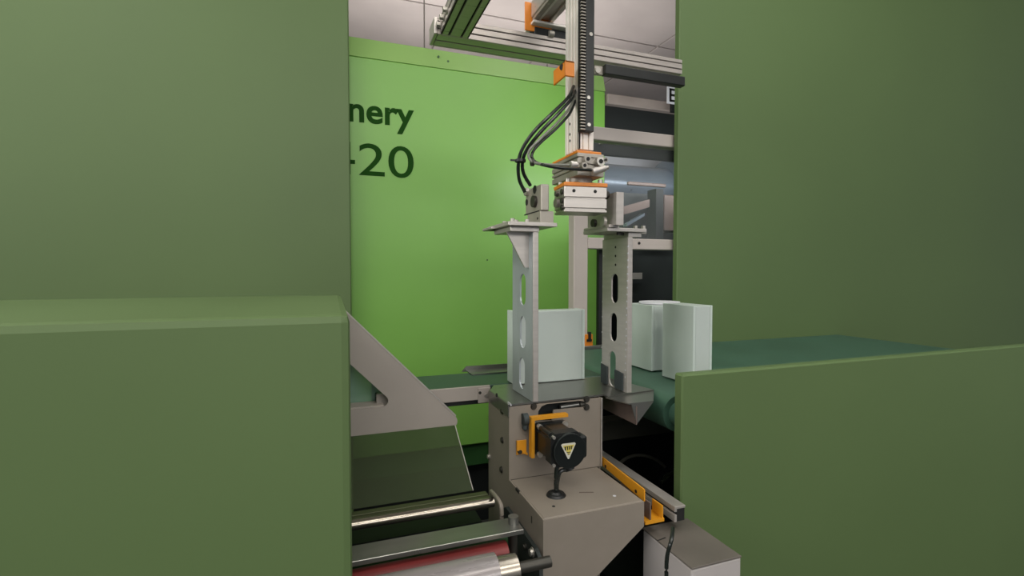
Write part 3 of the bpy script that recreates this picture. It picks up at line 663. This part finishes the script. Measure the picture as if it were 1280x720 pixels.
# cable
p0 = Vector((cx+.006, yF+.014, cz-hw*1.25)); pe = onZ(695, 619, zl)
t2 = thing('motor_cable', 'short black motor cable dropping into a round grommet', 'cable', (pe.x, pe.y, zl))
obj('cable', tube(bmesh.new(), [p0+Vector((-.020, 0, .02)), (pe.x+.001, pe.y-.0, zl+.055), (pe.x, pe.y, zl+.02), (pe.x, pe.y, zl+.001)], .0048), 'hose', t2, smooth=True)
obj('cable', tube(bmesh.new(), [p0, (pe.x+.010, pe.y, zl+.05), (pe.x+.004, pe.y+.003, zl+.025), (pe.x+.003, pe.y+.002, zl+.001)], .0045), 'hose', t2, smooth=True)
bm = bmesh.new(); cy(bm, (pe.x, pe.y, zl), (pe.x, pe.y, zl+.005), .0215, 24, r2=.018); cy(bm, (pe.x, pe.y, zl+.005), (pe.x, pe.y, zl+.009), .014, 20, r2=.010)
obj('grommet', bm, 'black', t2, smooth=True)
# orange motor bracket
t = thing('motor_bracket', 'yellow-orange angle bracket holding the black motor', 'bracket', (.43, 1.06, -.45))
yk = yR+.013
bl = onY(662.5, 545, yk).x; br = onY(708, 520, yk).x; bt = onY(684, 518.5, yk).z; bb = onY(664, 571, yk).z
b1 = prism([(bl, bb), (bl+.0075, bb), (bl+.0075, bt-.007), (br, bt-.007), (br, bt), (bl, bt)], [], 'XZ', yk-.010, .016)
obj('hanger', b1, 'yellow', t)
zfz = onY(650, 560, Yb).z; bl2 = onY(645, 565, Yb).x
obj('foot', prism([(bl2, bb+.012), (bl+.001, bb-.002), (bl+.001, bb+.003), (bl2+.008, bb+.022), (bl2, bb+.035)], [], 'XZ', Yb-.008, .007), 'yellow', t)
obj('foot_plate', box(bl2, bl, Yb-.003, Yb-.0005, bb, bb+.033, .0006), 'yellow', t)
obj('bolt', cyl((bl-.018, Yb-.003, bb+.008), (bl-.018, Yb-.009, bb+.008), .005, 10), 'darkscrew', t)
obj('hanger_end', cyl((bl-.012, Yb-.008, bt-.01), (bl+.0, Yb-.008, bt-.01), .014, 14), 'rubber', t, smooth=True)
obj('rubber_stop', box(bl-.012, bl, Yb-.016, Yb-.001, bt-.036, bt, .004), 'rubber', t)

# ================================================================= HOOD (lower left)
YH = 1.235
t = thing('hood', 'grey triangular machine hood with smoky apron sheet at lower left', 'hood', (.17, YH, -.5))
xh0 = .03
def hp(u, v): p = onY(u, v, YH); return (p.x, p.z)
apx = hp(440, 391); xr_, zr_ = hp(571, 520)
def arc(cx_, cz_, r, a0, a1, n=8): return [(cx_+r*math.cos(math.radians(a0+(a1-a0)*i/n)), cz_+r*math.sin(math.radians(a0+(a1-a0)*i/n))) for i in range(n+1)]
zbot = hp(500, 538)[1]
lo = [(xh0, zbot)]+[(xr_-.012, zbot)]+arc(xr_-.018, zr_-.012, .018, -30, 45)+[(xh0, apx[1]+.006)]
wz0 = hp(445, 511)[1]; wr = hp(485, 497)
wz1 = hp(439, 451)
hole = [(xh0+.002, wz0), (wr[0]-.014, wz0)]+arc(wr[0]-.014, wz0+.014, .014, -90, 45, 6)+[(xh0+.002, wz1[1])]
obj('front_frame', prism(lo, [hole], 'XZ', YH-.006, .006), 'frame', t)
obj('inner_lip', box(xh0, wr[0]-.01, YH, YH+.05, wz0-.004, wz0+.003, .001), 'frame', t)
pp = [(xh0, wz0-.003), (wr[0]+.02, wz0-.003), (xh0, wz1[1]+.02)]
obj('window_pane', prism(pp, [], 'XZ', YH+.055, .003), 'pane2', t, 'clear window with teal reflection in its colour')
slp = prism([(xh0, apx[1]+.006), (xr_-.003, zr_+.004), (xr_-.005, zr_+.001), (xh0, apx[1]+.002)], [], 'XZ', YH-.007, .012); obj('sloped_edge', slp, 'alu', t, 'bright folded edge')
# apron sheet sloping toward the viewer
bm = bmesh.new(); ys_, zs_ = 1.09, -.503
q = [(xh0, YH-.002, zbot+.002), (xr_-.006, YH-.002, zbot+.002), (xr_+.003, ys_, zs_), (xh0, ys_, zs_)]
A_ = [bm.verts.new(p) for p in q]; B_ = [bm.verts.new((p[0], p[1]+.003, p[2]-.002)) for p in q]
bm.faces.new(A_); bm.faces.new(B_[::-1])
for i in range(4): bm.faces.new((A_[i], B_[i], B_[(i+1) % 4], A_[(i+1) % 4]))
bmesh.ops.recalc_face_normals(bm, faces=bm.faces)
obj('apron_sheet', bm, 'acrylic', t, 'smoky clear apron sheet')
obj('apron_edge', tube(bmesh.new(), [q[1], q[2]], .0012, 6, 2), 'alu', t)
obj('inner_floor', box(xh0, .33, 1.12, 1.24, -.60, -.595), 'void', t)
# ================================================================= ROLLERS
t = thing('roller_unit', 'sealing roller unit with chrome rod, flat bar, red and film-wrapped rollers', 'machine', (.2, .9, -.6))
X1 = .352
bm = box(xh0-.002, .330, 1.042, 1.089, -.512, -.508, .001)
for k in (0, 1): bx(bm, xh0-.002, .330, 1.050+.017*k, 1.056+.017*k, -.508, -.5062, .0008)
obj('drip_tray', bm, 'tray', t, 'ribbed tray with green reflection in its colour')
obj('chrome_rod', cyl((xh0-.006, 1.03, -.508), (.330, 1.03, -.508), .0105, 20), 'chrome', t, smooth=True)
obj('flat_bar', box(xh0-.006, .333, .852, .903, -.491, -.482, .0008), 'steel', t)
obj('red_roller', cyl((xh0-.006, .868, -.531), (.303, .868, -.531), .024, 24), 'red', t, smooth=True)
xfm = onY(627, 700, .775).x; xsh = onY(653, 690, .775).x; xse = onY(662, 690, .79).x
obj('film_roller', cyl((xh0-.006, .806, -.524), (xfm, .806, -.524), .033, 28), 'film', t, 'silvery roller wrapped in plastic film', smooth=True)
fs = prism([(.766, -.524), (.768, -.524), (.758, -.80), (.756, -.80)], [], 'YZ', xh0-.006, xfm-xh0+.004); obj('film_sheet', fs, 'film', t, 'hanging plastic film')
obj('roller_shaft', cyl((xfm, .806, -.524), (xsh, .806, -.524), .026, 28), 'chrome', t, smooth=True)
obj('shaft_end', cyl((xsh, .806, -.524), (.366, .806, -.524), .010, 16), 'darkscrew', t, smooth=True)
obj('lower_shaft', cyl((.24, .806, -.60), (onY(645, 705, .79).x, .806, -.60), .018, 18), 'steel', t, smooth=True)
xs_ = .374
sp = [onX(u, v, xs_) for u, v in ((631, 636), (636, 633), (673, 685), (679, 700))]
obj('side_plate', prism([(p.y, p.z) for p in sp]+[(sp[-1].y, -.95), (sp[0].y, -.95)], [], 'YZ', xs_-.008, .008), 'void2', t, 'dark side plate')
p = onX(666, 690, xs_-.008); bolt('bolt', p, (-1, 0, 0), .007, .007, 'screw', t)
p = onX(657, 683, xs_-.008); bolt('bolt', p, (-1, 0, 0), .005, .006, 'darkscrew', t)
obj('bar_bolt', cyl((.322, .880, -.482), (.322, .880, -.468), .010, 16), 'steel', t, smooth=True)
obj('bar_spring', cyl((.322, .880, -.491), (.322, .880, -.56), .008, 12), 'darkscrew', t, smooth=True)
lpY = 1.0
obj('loop_bracket', tube(bmesh.new(), path([(614, 614, 1.06), (621, 622, .985), (626, 631, .955), (627, 640, .95), (627, 652, .95), (627, 664, .95)]), .0045), 'paint', t, smooth=True)
obj('bed_plate', box(xh0, X1, .78, 1.2, -.80, -.79), 'void', t)
obj('back_roller', cyl((xh0-.006, .955, -.545), (.33, .955, -.545), .022, 24), 'green_dark', t, 'dark green roller', smooth=True)
obj('leg_frame', box(xh0, .12, .95, 1.15, -H, -.80), 'void', t)

# ================================================================= LOWER RIGHT
t = thing('yellow_guide', 'long yellow-orange guide strip and end bracket right of the stepped box', 'bracket', (.63, .95, -.5))
XO = .626
a = onX(752, 571, XO); b_ = onX(805, 612, XO); c = onX(805, 627, XO); d = onX(752, 581, XO)
obj('strip', prism([(a.y, a.z), (b_.y, b_.z), (c.y, c.z), (d.y, d.z)], [], 'YZ', XO, .003), 'yellow', t)
for u, v in ((757, 583), (795, 614)): p = onX(u, v, XO); obj('notch', cyl(p+Vector((-.0008, 0, 0)), p+Vector((.001, 0, 0)), .004, 8), 'hole', t)
yo = .895
e0 = onY(806, 655, .87); e1 = onY(830, 650, .87)
obj('bracket_floor', prism([(XO-.012, .872), (e1.x, .872), (e1.x, .93), (XO-.012, .93)], [], 'XY', -.530, .003), 'yellow', t)
obj('bracket_wall', box(e1.x-.003, e1.x, .872, onX(816, 640, e1.x).y, -.530, onX(824, 628, e1.x).z, .001), 'yellow', t)
obj('bracket_lip', box(XO-.012, e1.x, .869, .872, -.532, -.525), 'yellow', t)
obj('bracket_back', box(XO+.003, XO+.006, .875, .99, -.530, -.49), 'brown', t, 'brown inner face')
t = thing('rail_profile', 'slotted aluminium rail running back beside the yellow guide', 'rail', (.72, .95, -.5))
zr = -.505
xq = onZ(841, 632, zr).x; 
bm = bmesh.new(); bx(bm, xq, xq+.028, .868, 1.75, zr-.006, zr, .001); bx(bm, xq, xq+.006, .868, 1.75, zr-.012, zr-.004, .001); bx(bm, xq, xq+.006, .868, 1.75, zr-.034, zr-.018, .001)
obj('profile', bm, 'alu', t); obj('slot_core', box(xq+.005, xq+.026, .869, 1.749, zr-.033, zr-.005), 'hole', t, 'dark groove')
zcab = -.56
ca = onZ(803, 659, zcab)
t = thing('control_cabinet', 'white cabinet with dark grey top under the stepped box', 'cabinet', (ca.x+.2, ca.y, -H))
obj('body', box(ca.x, ca.x+.12, .75, ca.y-.002, -H+.04, zcab-.004, .003), 'cab', t)
obj('top', box(ca.x-.001, ca.x+.12, .749, ca.y, zcab-.004, zcab, .001), 'cabtop', t)
obj('plinth', box(ca.x+.02, ca.x+.10, .77, ca.y-.02, -H, -H+.04), 'void', t)
p = onZ(828, 675, zcab); obj('scuff', prism([(p.x-.012, p.y), (p.x+.012, p.y+.004), (p.x+.012, p.y+.007), (p.x-.012, p.y+.002)], [], 'XY', zcab, .0006), 'hole', t)
tag(obj('power_cable', tube(bmesh.new(), [onY(841, 660, .72), onY(839, 676, .70), onY(834, 695, .70), onY(833, 720, .70), onY(835, 760, .70)], .0035), 'hose', smooth=True), 'thin black cable hanging in front of the white cabinet', 'cable')
t = thing('lower_machine', 'dark machine bed with grey beam and hoop under the teal belt', 'machine', (1.2, 1.6, -H))
YM = 1.5
obj('beam', FB(750, 521, 860, 545, YM, .06, .003), 'dull', t, 'dull grey beam')
obj('bed', box(.77, 2.2, 1.56, 1.6, -H, zt-.16), 'void', t)
for y in (1.1, 1.5): obj('support', box(1.2, 1.24, y-.02, y+.02, -.90, zt-.09, .002), 'frame', t)
obj('inner_floor', box(.77, 2.2, 1.0, 1.56, -.92, -.90), 'void', t)
hp_ = onY(805, 600, 1.3); pts = [Vector((hp_.x+.1*math.cos(a), 1.3+.05*math.sin(a), hp_.z+.06*math.sin(a))) for a in [math.radians(20+i*16) for i in range(10)]]
obj('hoop', tube(bmesh.new(), pts, .005), 'dull', t, smooth=True)
obj('lever', tube(bmesh.new(), [onY(826, 602, 1.25), onY(841, 590, 1.25), onY(855, 585, 1.25)], .008), 'steel', t, smooth=True)
